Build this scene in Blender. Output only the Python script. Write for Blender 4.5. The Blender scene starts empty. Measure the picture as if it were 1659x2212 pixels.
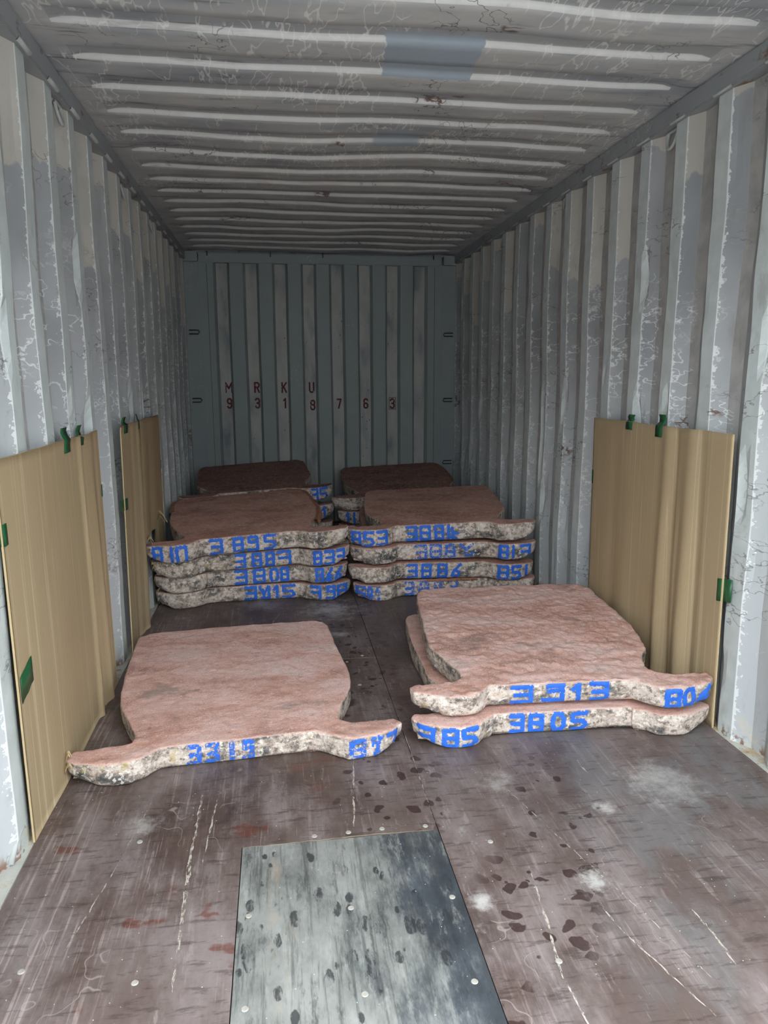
import bpy, bmesh, math, random
from mathutils import Vector, Matrix, noise, Euler
from mathutils.bvhtree import BVHTree
from mathutils.geometry import delaunay_2d_cdt

random.seed(7)
S = bpy.context.scene
COL = S.collection

# ------------------------------------------------------------------ camera
W, H = 2.33, 2.387           # inner width, roof height; back wall at y = 0, doors at y = DOOR
DOOR = -5.92
CAM = Vector((0.72940, -6.69760, 1.31442))
YAW, PITCH, ROLL, FPX = 0.142873, 0.180353, -0.0046223, 1586.80
fw = Vector((math.sin(YAW)*math.cos(PITCH), math.cos(YAW)*math.cos(PITCH), -math.sin(PITCH)))
rt = Vector((math.cos(YAW), -math.sin(YAW), 0)); up = rt.cross(fw)
r2 = rt*math.cos(ROLL)+up*math.sin(ROLL); u2 = up*math.cos(ROLL)-rt*math.sin(ROLL)
cd = bpy.data.cameras.new('camera'); cam = bpy.data.objects.new('camera', cd); COL.objects.link(cam)
cam.matrix_world = Matrix(((r2.x, u2.x, -fw.x, CAM.x), (r2.y, u2.y, -fw.y, CAM.y), (r2.z, u2.z, -fw.z, CAM.z), (0, 0, 0, 1)))
cd.sensor_fit = 'VERTICAL'; cd.sensor_height = 24.0; cd.lens = FPX/2212*24.0
cd.clip_start = 0.05; cd.clip_end = 400
S.camera = cam

# ------------------------------------------------------------------ sky and exposure
wd = bpy.data.worlds.new('overcast_sky'); S.world = wd; wd.use_nodes = True
bg = wd.node_tree.nodes['Background']
bg.inputs['Color'].default_value = (0.90, 0.96, 1.0, 1); bg.inputs['Strength'].default_value = 1.0
S.view_settings.view_transform = 'Standard'; S.view_settings.look = 'None'
S.view_settings.gamma = 1.0; S.view_settings.use_curve_mapping = False
S.view_settings.exposure = 3.05
S.cycles.adaptive_threshold = 0.06      # noise level at which a pixel is done

# ------------------------------------------------------------------ node helper
class NT:
    def __init__(s, name, rough=0.6, spec=0.3, metal=0.0):
        s.m = bpy.data.materials.new(name); s.m.use_nodes = True
        s.t = s.m.node_tree; s.b = s.t.nodes['Principled BSDF']
        s.b.inputs['Roughness'].default_value = rough
        s.b.inputs['Specular IOR Level'].default_value = spec
        s.b.inputs['Metallic'].default_value = metal
        s.co = s.t.nodes.new('ShaderNodeTexCoord').outputs['Object']
    def set(s, sock, v):
        if isinstance(v, bpy.types.NodeSocket): s.t.links.new(v, sock)
        elif isinstance(v, (tuple, list)):
            sock.default_value = tuple(v)+(1,) if (len(v) == 3 and len(sock.default_value) == 4) else tuple(v)
        else: sock.default_value = v
    def out(s, name, v): s.set(s.b.inputs[name], v)
    def math(s, op, a, b=0.0, clamp=False):
        n = s.t.nodes.new('ShaderNodeMath'); n.operation = op; n.use_clamp = clamp
        s.set(n.inputs[0], a); s.set(n.inputs[1], b); return n.outputs[0]
    def mul(s, *a):
        r = a[0]
        for b in a[1:]: r = s.math('MULTIPLY', r, b)
        return r
    def add(s, a, b): return s.math('ADD', a, b)
    def inv(s, a): return s.math('SUBTRACT', 1.0, a)
    def mx(s, a, b): return s.math('MAXIMUM', a, b)
    def ss(s, v, lo, hi, a=0.0, b=1.0):
        n = s.t.nodes.new('ShaderNodeMapRange'); n.interpolation_type = 'SMOOTHSTEP'
        s.set(n.inputs[0], v); s.set(n.inputs[1], lo); s.set(n.inputs[2], hi); s.set(n.inputs[3], a); s.set(n.inputs[4], b)
        return n.outputs[0]
    def map(s, scale=(1, 1, 1), loc=(0, 0, 0), vec=None, rot=(0, 0, 0)):
        n = s.t.nodes.new('ShaderNodeMapping'); s.set(n.inputs['Vector'], vec or s.co)
        s.set(n.inputs['Scale'], scale); s.set(n.inputs['Location'], loc); s.set(n.inputs['Rotation'], rot); return n.outputs[0]
    def noise(s, vec=None, scale=5, detail=4, rough=0.55, dist=0.0):
        n = s.t.nodes.new('ShaderNodeTexNoise'); s.set(n.inputs['Vector'], vec or s.co)
        n.inputs['Scale'].default_value = scale; n.inputs['Detail'].default_value = detail
        n.inputs['Roughness'].default_value = rough; n.inputs['Distortion'].default_value = dist
        return n.outputs[0]
    def vor(s, vec=None, scale=5, rnd=1.0, which='Distance', feature='F1'):
        key = (vec.node.name+vec.name if vec else 'co', scale)
        c = s.__dict__.setdefault('vc', {})
        if key not in c:
            n = s.t.nodes.new('ShaderNodeTexVoronoi'); n.feature = feature; s.set(n.inputs['Vector'], vec or s.co)
            n.inputs['Scale'].default_value = scale; n.inputs['Randomness'].default_value = rnd
            c[key] = n
        return c[key].outputs[which]
    def mix(s, f, a, b, blend='MIX'):
        n = s.t.nodes.new('ShaderNodeMix'); n.data_type = 'RGBA'; n.blend_type = blend; n.clamp_factor = True
        s.set(n.inputs[0], f); s.set(n.inputs[6], a); s.set(n.inputs[7], b); return n.outputs[2]
    def ramp(s, f, stops):
        n = s.t.nodes.new('ShaderNodeValToRGB'); e = n.color_ramp.elements
        while len(e) < len(stops): e.new(0.5)
        for i, (p, c) in enumerate(stops): e[i].position = p; e[i].color = tuple(c)+(1,)
        s.set(n.inputs[0], f); return n.outputs[0]
    def attr(s, name):
        n = s.t.nodes.new('ShaderNodeAttribute'); n.attribute_name = name; return n.outputs['Fac']
    def xyz(s, vec=None):
        n = s.t.nodes.new('ShaderNodeSeparateXYZ'); s.set(n.inputs[0], vec or s.co); return n.outputs
    def line(s, v, at, w):           # thin line where v == at
        return s.ss(s.math('ABSOLUTE', s.math('SUBTRACT', v, at)), 0.0, w, 1.0, 0.0)
    def band(s, v, lo, hi, soft):
        return s.mul(s.ss(v, lo-soft, lo+soft), s.ss(v, hi-soft, hi+soft, 1.0, 0.0))
    def bump(s, h, dist=0.003, strength=0.6):
        n = s.t.nodes.new('ShaderNodeBump'); n.inputs['Strength'].default_value = strength
        n.inputs['Distance'].default_value = dist; s.set(n.inputs['Height'], h); s.out('Normal', n.outputs[0])
    def objrand(s):
        return s.t.nodes.new('ShaderNodeObjectInfo').outputs['Random']
    def offset(s):                  # object coordinates shifted per object
        n = s.t.nodes.new('ShaderNodeVectorMath'); n.operation = 'ADD'
        c = s.t.nodes.new('ShaderNodeCombineXYZ'); r = s.mul(s.objrand(), 37.0)
        s.set(c.inputs[0], r); s.set(c.inputs[1], r); s.set(n.inputs[0], s.co); s.set(n.inputs[1], c.outputs[0])
        return n.outputs[0]

# ------------------------------------------------------------------ materials
def squiggles(nt, vec, scale, w, seed, gate_scale, gate_lo, gate_hi, detail=2.0, dist=0.0, gate=None):
    a = nt.noise(nt.map(loc=(seed, seed*1.7, seed*0.3), vec=vec), scale, detail, 0.55)
    g = gate if gate is not None else nt.noise(nt.map(loc=(seed*2.1, -seed, seed), vec=vec), gate_scale, 2, 0.6)
    return nt.mul(nt.line(a, 0.5, w), nt.ss(g, gate_lo, gate_hi))

def mat_wall(name):
    nt = NT(name, 0.5, 0.35)
    x, y, z = nt.xyz()
    sp, rb = nt.attr('sp'), nt.attr('rb')
    big = nt.noise(scale=2.2, detail=3)
    fine = nt.noise(scale=14, detail=3)
    gA = nt.noise(nt.map((1, .55, 1.5), loc=(6, 3, 2)), 2.8, 2)
    gB = nt.noise(nt.map((1, .55, 1.5), loc=(1, 8, 5)), 2.6, 2)
    # proud face: repainted pale grey green
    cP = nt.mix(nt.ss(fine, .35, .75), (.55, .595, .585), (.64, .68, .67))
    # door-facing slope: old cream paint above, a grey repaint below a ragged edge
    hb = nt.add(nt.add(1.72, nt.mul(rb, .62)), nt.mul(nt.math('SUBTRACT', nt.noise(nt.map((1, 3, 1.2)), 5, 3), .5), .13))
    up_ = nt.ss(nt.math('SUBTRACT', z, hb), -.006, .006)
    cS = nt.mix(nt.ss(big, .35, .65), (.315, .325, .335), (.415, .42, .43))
    cS = nt.mix(nt.mul(nt.ss(z, 1.55, .9), .75), cS, (.54, .565, .58))  # lower slope lightened: door light bounced off the floor, put into the colour
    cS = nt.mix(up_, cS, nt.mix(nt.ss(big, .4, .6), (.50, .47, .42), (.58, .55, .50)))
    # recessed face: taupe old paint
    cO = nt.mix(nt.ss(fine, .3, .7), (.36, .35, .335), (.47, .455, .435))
    cO = nt.mix(nt.mul(nt.ss(z, 1.5, .8), .7), cO, (.50, .52, .53))  # same bounced light painted into the lower recessed face
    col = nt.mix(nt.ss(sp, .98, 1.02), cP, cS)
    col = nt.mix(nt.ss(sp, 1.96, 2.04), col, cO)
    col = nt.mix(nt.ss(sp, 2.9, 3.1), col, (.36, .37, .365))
    # chipped white fringe and painted edge highlight between the repainted face and the slope
    jag = nt.noise(nt.map((1, .6, 1)), 34, 3, .78)
    ext = nt.mul(nt.ss(jag, .47, .72), nt.ss(z, 2.3, 1.3, .25, 1.0), .42)
    over = nt.math('SUBTRACT', sp, nt.add(1.03, ext))
    edge = nt.mul(nt.ss(sp, .93, .99), nt.ss(over, .0, .035, 1.0, 0.0))
    col = nt.mix(nt.mul(edge, .85), col, (.76, .79, .78))
    # scuffs
    zone = nt.mul(nt.band(z, .45, 1.75, .25), nt.band(sp, .85, 2.5, .15))
    v = nt.map((1, .55, 1.5))
    w1 = nt.mul(squiggles(nt, v, 9, .020, 3.1, 3.0, .50, .58, 3, 0, gA), zone)
    w2 = nt.mul(squiggles(nt, v, 17, .026, 8.4, 2.4, .53, .61, 2, 0, gB), zone)
    d1 = squiggles(nt, v, 11, .015, 5.7, 2.6, .56, .63, 3, 0, nt.inv(gA))
    r1 = nt.mul(squiggles(nt, v, 13, .060, 12.3, 3.2, .64, .67, 3, 0, gB), zone)
    col = nt.mix(nt.mul(nt.mx(w1, w2), .85), col, (.82, .84, .84))
    col = nt.mix(nt.mul(d1, .7), col, (.10, .09, .09))
    col = nt.mix(nt.mul(r1, .9), col, (.13, .05, .025))
    # grubby smears, rust and grime along the foot
    sm = nt.ss(nt.noise(nt.map((1, 2, .8)), 4.5, 4, .65), .58, .72)
    col = nt.mix(nt.mul(sm, .35), col, (.25, .23, .20))
    fo = nt.noise(scale=13, detail=4, rough=.7)
    ft = nt.mul(nt.ss(z, .16, .0), nt.ss(fo, .50, .62))
    col = nt.mix(nt.mul(ft, .85), col, (.62, .56, .42))
    ft2 = nt.mul(nt.ss(z, .05, .0), nt.ss(fo, .50, .42))
    col = nt.mix(nt.mul(ft2, .9), col, (.20, .085, .03))
    nt.out('Base Color', col)
    nt.bump(fine, .0022, .5)
    return nt.m

def mat_backwall():
    nt = NT('end_wall_paint', 0.5, 0.35)
    x, y, z = nt.xyz(); sp = nt.attr('sp')
    n = nt.noise(nt.map((2.5, 1, .9)), 2.2, 3)
    cP = nt.mix(nt.noise(scale=9, detail=2), (.27, .31, .305), (.32, .36, .355))
    cR = nt.ramp(n, [(.30, (.20, .23, .255)), (.46, (.41, .41, .39)), (.60, (.48, .48, .45)), (.75, (.27, .30, .325))])
    col = nt.mix(sp, cP, cR)
    dots = nt.mul(nt.ss(nt.vor(nt.map((1, 1, .7)), 26), .16, .10), nt.ss(nt.noise(scale=3.1, detail=2), .52, .62), sp)
    col = nt.mix(nt.mul(dots, .8), col, (.06, .06, .055))
    sq = squiggles(nt, nt.co, 10, .006, 4.4, 2.5, .58, .64, 3, 1)
    col = nt.mix(nt.mul(sq, .6), col, (.6, .62, .6))
    nt.out('Base Color', col); nt.bump(nt.noise(scale=12, detail=2), .002, .4)
    return nt.m

def mat_roof():
    nt = NT('roof_paint', 0.5, 0.35)
    x, y, z = nt.xyz(); sp = nt.attr('sp')
    n = nt.noise(nt.map((.7, 1.6, 1)), 2.4, 4, .6)
    gA = nt.noise(nt.map(loc=(6, 3, 2)), 1.8, 2)
    gB = nt.noise(nt.map(loc=(1, 8, 5)), 2.6, 2)
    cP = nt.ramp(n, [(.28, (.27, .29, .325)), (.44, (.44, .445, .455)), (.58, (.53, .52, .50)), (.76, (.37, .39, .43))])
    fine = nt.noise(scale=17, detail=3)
    cS = nt.mix(fine, (.64, .64, .625), (.80, .80, .79))  # door-facing slopes made paler: light from the door painted into their colour
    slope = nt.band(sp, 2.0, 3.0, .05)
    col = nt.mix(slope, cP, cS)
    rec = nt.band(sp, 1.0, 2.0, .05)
    col = nt.mix(nt.mul(rec, .55), col, (.27, .28, .30))  # recesses darkened: shade between the ribs painted in
    # soot smears drawn across the container
    sm = nt.noise(nt.map((1.4, 14, 1)), 1.8, 5, .68)
    end = nt.mx(nt.ss(x, 1.0, .25), nt.ss(x, 1.9, 2.3, 0, .7))
    col = nt.mix(nt.mul(nt.ss(sm, .56, .70), nt.add(.25, nt.mul(end, .5)), nt.inv(nt.mul(slope, .55))), col, (.075, .07, .065))
    # blue-grey repaired patches
    xw = nt.add(x, nt.mul(nt.math('SUBTRACT', fine, .5), .05))
    yw = nt.add(y, nt.mul(nt.math('SUBTRACT', fine, .5), .04))
    p1 = nt.mul(nt.band(nt.add(xw, nt.mul(nt.add(yw, 4.0), -.10)), 1.125, 1.455, .003), nt.band(yw, -4.145, -3.815, .003))
    p2 = nt.mul(nt.band(xw, 1.215, 1.43, .012), nt.band(yw, -3.235, -2.99, .008))
    pt = nt.mx(p1, nt.mul(p2, .8))
    # scratches and rust
    v = nt.map((1, 1, 1))
    g = nt.inv(pt)
    w1 = nt.mul(squiggles(nt, nt.map((1.7, .4, 1)), 5.5, .013, 2.2, 1.6, .46, .54, 3, 0, gA), g)
    w2 = nt.mul(squiggles(nt, nt.map((1.3, .4, 1), rot=(0, 0, .5)), 11, .022, 6.1, 2.0, .50, .58, 2, 0, gB), g)
    col = nt.mix(nt.mul(nt.mx(w1, w2), nt.ss(y, -1.2, -3.2, .15, .75)), col, (.82, .81, .78))
    d1 = squiggles(nt, v, 9, .013, 9.4, 2.2, .56, .63, 3, 0, nt.inv(gA))
    col = nt.mix(nt.mul(d1, .8), col, (.05, .04, .035))
    r1 = squiggles(nt, nt.map((.6, 1, 1)), 14, .05, 15.1, 3.4, .655, .69, 3, 0, nt.inv(gB))
    col = nt.mix(nt.mul(r1, g, .9), col, (.11, .045, .025))
    col = nt.mix(pt, col, nt.mix(fine, (.33, .385, .44), (.37, .42, .475)))
    nt.out('Base Color', col); nt.bump(fine, .0025, .5)
    return nt.m

def mat_paint(name, c1, c2, rust=.0, rough=.5):
    nt = NT(name, rough, .35)
    col = nt.mix(nt.noise(scale=6, detail=5), c1, c2)
    if rust:
        r = nt.ss(nt.noise(nt.map((1, .5, 1)), 11, 6, .7), .62-.1*rust, .66)
        col = nt.mix(nt.mul(r, .85), col, (.16, .075, .035))
    sq = squiggles(nt, nt.co, 12, .008, 4.0, 2.5, .56, .62, 3, 1)
    col = nt.mix(nt.mul(sq, .6), col, (.66, .66, .62))
    nt.out('Base Color', col); nt.bump(nt.noise(scale=20, detail=2), .002, .4); return nt.m

def mat_ledge():
    nt = NT('bottom_rail_paint', .7, .25)
    col = nt.mix(nt.noise(scale=13, detail=5), (.42, .43, .40), (.60, .59, .53))
    col = nt.mix(nt.ss(nt.noise(scale=7, detail=6, rough=.7), .5, .58), col, (.48, .39, .25))
    col = nt.mix(nt.ss(nt.noise(nt.map(loc=(4, 4, 4)), 12, 6, .7), .58, .63), col, (.20, .075, .025))
    nt.out('Base Color', col); nt.bump(nt.noise(scale=60, detail=5), .004, .7); return nt.m

def mat_floor():
    nt = NT('film_faced_plywood', .5, .5)
    x, y, z = nt.xyz()
    b = nt.noise(nt.map((1.3, .7, 1)), 2.0, 6, .66)
    col = nt.ramp(b, [(.30, (.046, .030, .027)), (.46, (.088, .058, .049)), (.60, (.128, .094, .084)), (.75, (.088, .068, .062))])
    # grey-mauve dust film
    dust = nt.noise(nt.map((2.2, 1.0, 1), loc=(7, 2, 0)), 2.4, 6, .70)
    near = nt.ss(y, -3.2, -5.0)
    col = nt.mix(nt.mul(nt.ss(dust, .40, .70), nt.add(.5, nt.mul(near, .38))), col, (.225, .186, .180))
    grey = nt.mul(nt.ss(b, .53, .38), nt.ss(x, 1.1, 1.9))
    col = nt.mix(nt.mul(grey, .75), col, (.17, .165, .165))
    # cross-grain mottling
    cg = nt.noise(nt.map((3.0, 16, 1)), 3.0, 5, .72)
    col = nt.mix(nt.mul(nt.ss(cg, .55, .75), .35), col, (.04, .025, .022))
    # red film laid bare
    red = nt.mul(nt.ss(nt.noise(nt.map((1, 1.6, 1), loc=(2, 2, 0)), 3.4, 4, .65), .60, .645), nt.ss(x, 1.3, .5), near)
    col = nt.mix(nt.mul(red, .75), col, (.115, .030, .018))
    # scratches along the container
    s1 = nt.noise(nt.map((95, 2.2, 1)), 1.0, 3, .65)
    g1 = nt.noise(nt.map((2.4, .8, 1), loc=(5, 3, 0)), 2.0, 2)
    sc = nt.mul(nt.ss(s1, .53, .63), nt.ss(g1, .40, .58))
    side = nt.mx(nt.ss(x, .75, .15), nt.add(.35, nt.mul(nt.ss(x, 1.2, 2.2), .25)))
    col = nt.mix(nt.mul(sc, side, nt.ss(dust, .42, .60, .1, .8)), col, (.36, .29, .27))
    s2 = nt.noise(nt.map((210, 4.5, 1), loc=(3, 1, 0), rot=(0, 0, .05)), 1.0, 3, .6)
    col = nt.mix(nt.mul(nt.ss(s2, .60, .70), nt.ss(g1, .45, .6), .35), col, (.38, .31, .29))
    s3 = nt.noise(nt.map((30, 5, 1), loc=(8, 2, 0)), 1.0, 6, .76)
    col = nt.mix(nt.mul(nt.ss(s3, .54, .66), nt.ss(g1, .62, .38), .55), col, (.30, .255, .24))
    col = nt.mix(nt.mul(nt.ss(cg, .47, .36), .55), col, (.035, .024, .021))
    sq = squiggles(nt, nt.co, 6, .006, 2.7, 1.7, .56, .64, 2, 0, g1)
    col = nt.mix(nt.mul(sq, .45), col, (.40, .34, .31))
    # damp drips: blotches that follow the aisle and a trail on the right
    wv = nt.t.nodes.new('ShaderNodeVectorMath'); wv.operation = 'ADD'
    wn = nt.t.nodes.new('ShaderNodeTexNoise'); wn.inputs['Scale'].default_value = 9; wn.inputs['Detail'].default_value = 3
    nt.set(wn.inputs['Vector'], nt.co)
    wm = nt.t.nodes.new('ShaderNodeVectorMath'); wm.operation = 'SCALE'; wm.inputs['Scale'].default_value = .11
    nt.set(wm.inputs[0], wn.outputs['Color']); nt.set(wv.inputs[0], nt.co); nt.set(wv.inputs[1], wm.outputs[0])
    vd = nt.vor(wv.outputs[0], 17); vc = nt.xyz(nt.vor(wv.outputs[0], 17, which='Color'))[0]
    sp = nt.ss(nt.math('SUBTRACT', vd, nt.mul(vc, .42)), .04, .0)
    t1 = nt.band(x, .86, 1.24, .10)
    tr = nt.add(x, nt.mul(nt.add(y, 4.6), -.50))
    t2 = nt.mul(nt.band(tr, 1.44, 1.78, .07), nt.ss(y, -4.3, -4.55))
    spot = nt.mul(sp, nt.mx(nt.mul(t1, nt.ss(y, -4.85, -4.7)), t2), nt.ss(b, .40, .47))
    col = nt.mix(nt.mul(spot, .85), col, (.030, .013, .011))
    # pale powder spills and specks
    pw = nt.mul(nt.ss(nt.noise(nt.map((1.2, 1, 1), loc=(11, 4, 0)), 2.7, 7, .76), .60, .78), .8)
    pn = nt.noise(nt.map((1, 1, 1), loc=(5, 5, 0)), 13, 6, .78)
    for (px, py, pr, pa) in ((1.00, -2.62, .34, .75), (.62, -2.45, .25, .5), (1.02, -3.05, .10, .6), (1.95, -4.62, .26, .55), (1.53, -5.05, .10, .8), (1.21, -5.08, .07, .8), (1.70, -4.74, .07, .8), (1.42, -4.55, .12, .45), (.30, -4.62, .10, .5)):
        dn = nt.t.nodes.new('ShaderNodeVectorMath'); dn.operation = 'DISTANCE'; nt.set(dn.inputs[0], nt.co); dn.inputs[1].default_value = (px, py, 0)
        q = nt.ss(nt.add(nt.mul(dn.outputs['Value'], 1/pr), nt.mul(pn, 2.2)), 1.75, .95, 0.0, pa)
        col = nt.mix(q, col, (.50, .48, .455))
    col = nt.mix(pw, col, (.47, .45, .43))
    k = nt.vor(None, 75); kc = nt.xyz(nt.vor(None, 75, which='Color'))[1]
    spk = nt.mul(nt.ss(k, .14, .07), nt.ss(kc, .88, .92))
    col = nt.mix(nt.mul(spk, .9), col, (.62, .60, .58))
    nt.out('Base Color', col)
    nt.out('Roughness', nt.add(.40, nt.mul(dust, .28)))
    nt.bump(nt.noise(nt.map((40, 6, 1)), 3, 3), .0012, .5)
    return nt.m

def mat_patch():
    nt = NT('grey_plywood', .6, .35)
    x, y, z = nt.xyz()
    n = nt.noise(nt.map((1.2, .8, 1)), 5, 6, .68)
    dark = nt.ss(nt.add(x, nt.mul(nt.math('SUBTRACT', nt.noise(nt.map((1.6, .5, 1)), 4.4, 6, .72), .5), 1.1)), .86, 1.14)
    light = nt.ramp(n, [(.3, (.10, .105, .098)), (.5, (.215, .22, .205)), (.7, (.29, .29, .27))])
    darkc = nt.ramp(n, [(.3, (.020, .023, .028)), (.55, (.052, .060, .070)), (.75, (.12, .135, .15))])
    col = nt.mix(dark, light, darkc)
    g = nt.noise(nt.map((55, 3, 1)), 1, 5, .72)
    col = nt.mix(nt.mul(nt.ss(g, .50, .62), .55), col, (.045, .046, .046))
    g2 = nt.noise(nt.map((14, 3.5, 1), loc=(4, 4, 0)), 1.6, 6, .76)
    col = nt.mix(nt.mul(nt.ss(g2, .53, .68), .45), col, (.36, .36, .33))
    col = nt.mix(nt.mul(nt.ss(g2, .46, .34), .6), col, (.03, .032, .035))
    tan = nt.mul(nt.band(x, .68, .73, .02), nt.ss(nt.noise(nt.map((8, 1.5, 1)), 2, 5), .48, .62))
    col = nt.mix(nt.mul(tan, .55), col, (.36, .26, .17))
    pv = nt.map((1.5, .7, 1)); vd = nt.vor(pv, 19); vc = nt.xyz(nt.vor(pv, 19, which='Color'))[0]
    nz = nt.mul(nt.math('SUBTRACT', n, .5), 1.2)
    sp = nt.ss(nt.add(nt.math('SUBTRACT', vd, nt.mul(vc, .40)), nz), .05, -.02)
    sp = nt.mul(sp, nt.ss(g2, .44, .54))
    col = nt.mix(nt.mul(sp, .85), col, (.022, .024, .027))
    k = nt.vor(None, 90); spk = nt.mul(nt.ss(k, .14, .07), nt.ss(nt.xyz(nt.vor(None, 90, which='Color'))[1], .92, .95))
    col = nt.mix(spk, col, (.6, .6, .58))
    nt.out('Base Color', col); nt.bump(g, .0010, .5)
    return nt.m

def mat_slab(name, top_stops, grime):
    nt = NT(name, .75, .25)
    v = nt.offset()
    n1 = nt.noise(nt.map((1, 1.8, 1), vec=v), 3.2, 6, .64)
    n2 = nt.noise(v, 38, 4, .72)
    n3 = nt.noise(v, 170, 2, .6)
    top = nt.ramp(n1, top_stops)
    top = nt.mix(nt.mul(nt.ss(n2, .48, .72), .55), top, (.70, .53, .48))
    top = nt.mix(nt.mul(nt.ss(n2, .46, .30), .32), top, (.16, .095, .08))
    top = nt.mix(nt.mul(nt.ss(n3, .57, .68), .65), top, (.78, .64, .59))
    top = nt.mix(nt.mul(nt.ss(n3, .40, .30), .32), top, (.15, .09, .08))
    og = nt.ss(nt.noise(nt.map((1, 2.2, 1), loc=(6, 3, 0), vec=v), 5.5, 4, .65), .54, .66)
    top = nt.mix(nt.mul(og, .40), top, (.50, .235, .15))
    gp = nt.ss(nt.noise(nt.map((1, 1.5, 1), loc=(3, 8, 0), vec=v), 2.6, 5, .67), .60, .70)
    top = nt.mix(nt.mul(gp, grime), top, (.20, .175, .15))
    e1 = nt.noise(nt.map((1, 1, 1.6), vec=v), 9, 5, .74)
    e2 = nt.noise(v, 48, 3, .72)
    side = nt.ramp(e1, [(.30, (.045, .045, .047)), (.41, (.17, .16, .15)), (.48, (.42, .33, .27)), (.57, (.66, .57, .50)), (.68, (.50, .33, .25))])
    side = nt.mix(nt.mul(nt.ss(e2, .53, .63), .8), side, (.80, .74, .67))
    side = nt.mix(nt.mul(nt.ss(e2, .46, .36), .7), side, (.07, .066, .062))
    ye = nt.ss(nt.noise(nt.map(loc=(9, 1, 0), vec=v), 14, 3, .6), .64, .70)
    side = nt.mix(nt.mul(ye, .6), side, (.48, .40, .16))
    gm = nt.t.nodes.new('ShaderNodeNewGeometry')
    nz = nt.xyz(gm.outputs['Normal'])[2]
    f = nt.ss(nz, .45, .80)
    rim = nt.band(nz, .30, .80, .15)
    col = nt.mix(f, side, top)
    col = nt.mix(nt.mul(rim, .5), col, (.58, .40, .33))
    nt.out('Base Color', col)
    nt.bump(nt.add(n2, nt.mul(n3, .4)), .006, .75)
    return nt.m

def mat_bluepaint(name, wear):
    nt = NT(name, .55, .35)
    col = nt.mix(nt.noise(scale=60, detail=4), (.018, .115, .60), (.045, .19, .74))
    nt.out('Base Color', col)
    a = nt.noise(scale=75, detail=5, rough=.75)
    nt.out('Alpha', nt.ss(a, wear, wear+.07))
    nt.bump(nt.noise(scale=150, detail=3), .004, .6)
    return nt.m

def mat_card():
    nt = NT('brown_cardboard', .85, .15)
    n = nt.noise(nt.map((1, 3, 1)), 3, 4, .6)
    col = nt.mix(n, (.385, .287, .168), (.455, .347, .213))
    x, y, z = nt.xyz()
    w = nt.t.nodes.new('ShaderNodeTexWave'); w.bands_direction = 'Y'; w.inputs['Scale'].default_value = 42
    nt.set(w.inputs['Vector'], nt.co)
    fl = nt.noise(scale=160, detail=2)
    col = nt.mix(nt.mul(nt.ss(fl, .5, .7), .25), col, (.34, .26, .155))
    cr = nt.line(nt.noise(nt.map((.0, 22, .22)), 1.0, 1.0, .5), .5, .012)
    col = nt.mix(nt.mul(cr, .6), col, (.58, .46, .30))
    nt.out('Base Color', col)
    nt.bump(nt.add(nt.mul(w.outputs['Fac'], .5), nt.mul(n, 1.5)), .0012, .35)
    return nt.m

def mat_flat(name, col, rough=.6, spec=.3, var=.2, metal=0):
    nt = NT(name, rough, spec, metal)
    d = tuple(c*(1-var) for c in col)
    nt.out('Base Color', nt.mix(nt.noise(scale=25, detail=4), col, d)); return nt.m

M = dict(
    wall=mat_wall('side_wall_paint'), back=mat_backwall(), roof=mat_roof(), floor=mat_floor(), patch=mat_patch(),
    rail=mat_paint('rail_paint', (.26, .275, .29), (.34, .35, .36), .6), header=mat_paint('header_paint', (.27, .305, .31), (.32, .355, .36)),
    ledge=mat_ledge(),
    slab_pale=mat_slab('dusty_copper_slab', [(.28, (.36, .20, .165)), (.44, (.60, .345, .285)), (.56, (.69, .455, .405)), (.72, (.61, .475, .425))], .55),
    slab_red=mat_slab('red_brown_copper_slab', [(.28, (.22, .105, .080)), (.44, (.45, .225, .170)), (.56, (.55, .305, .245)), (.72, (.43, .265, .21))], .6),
    slab_dark=mat_slab('shade_darkened_copper_slab', [(.28, (.09, .042, .034)), (.44, (.20, .092, .074)), (.56, (.27, .13, .108)), (.72, (.18, .098, .082))], .5),  # copper gets browner stack by stack, light falloff partly put into the colour
    copper=mat_flat('raw_copper_burr', (.42, .19, .115), .6, .4, .5),
    blue=mat_bluepaint('blue_marking_paint', .27), bluefade=mat_bluepaint('worn_blue_marking_paint', .43),
    card=mat_card(), cardedge=mat_flat('cardboard_edge', (.56, .43, .25), .9, .1),
    tape=mat_flat('green_tape', (.018, .115, .04), .35, .5, .35),
    red=mat_flat('red_brown_lettering', (.15, .028, .032), .6, .3, .3), steel=mat_flat('painted_steel_rod', (.50, .52, .50), .5, .4, .25),
    darksteel=mat_flat('dark_steel', (.06, .065, .065), .6, .3), screw=mat_flat('screw_head', (.46, .44, .39), .6, .4, .5),
    scuff=None, weld=mat_flat('pale_weld_bead', (.55, .57, .56), .55, .3), ground=mat_flat('yard_concrete', (.30, .29, .275), .9, .1), blocker=mat_flat('sky_blocker_grey', (.43, .45, .46), .7, .2),
    joint=mat_flat('joint_gap', (.02, .014, .012), .9, .1), seal=mat_flat('cream_joint_filler', (.42, .36, .24), .9, .1, .4))
def mat_scuff():
    nt = NT('pale_scratch', .8, .2)
    nt.out('Base Color', nt.mix(nt.noise(scale=80), (.34, .29, .25), (.50, .45, .39)))
    nt.out('Alpha', nt.ss(nt.noise(nt.map((60, 14, 1)), 1.5, 6, .75), .44, .56)); return nt.m
M['scuff'] = mat_scuff()

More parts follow.
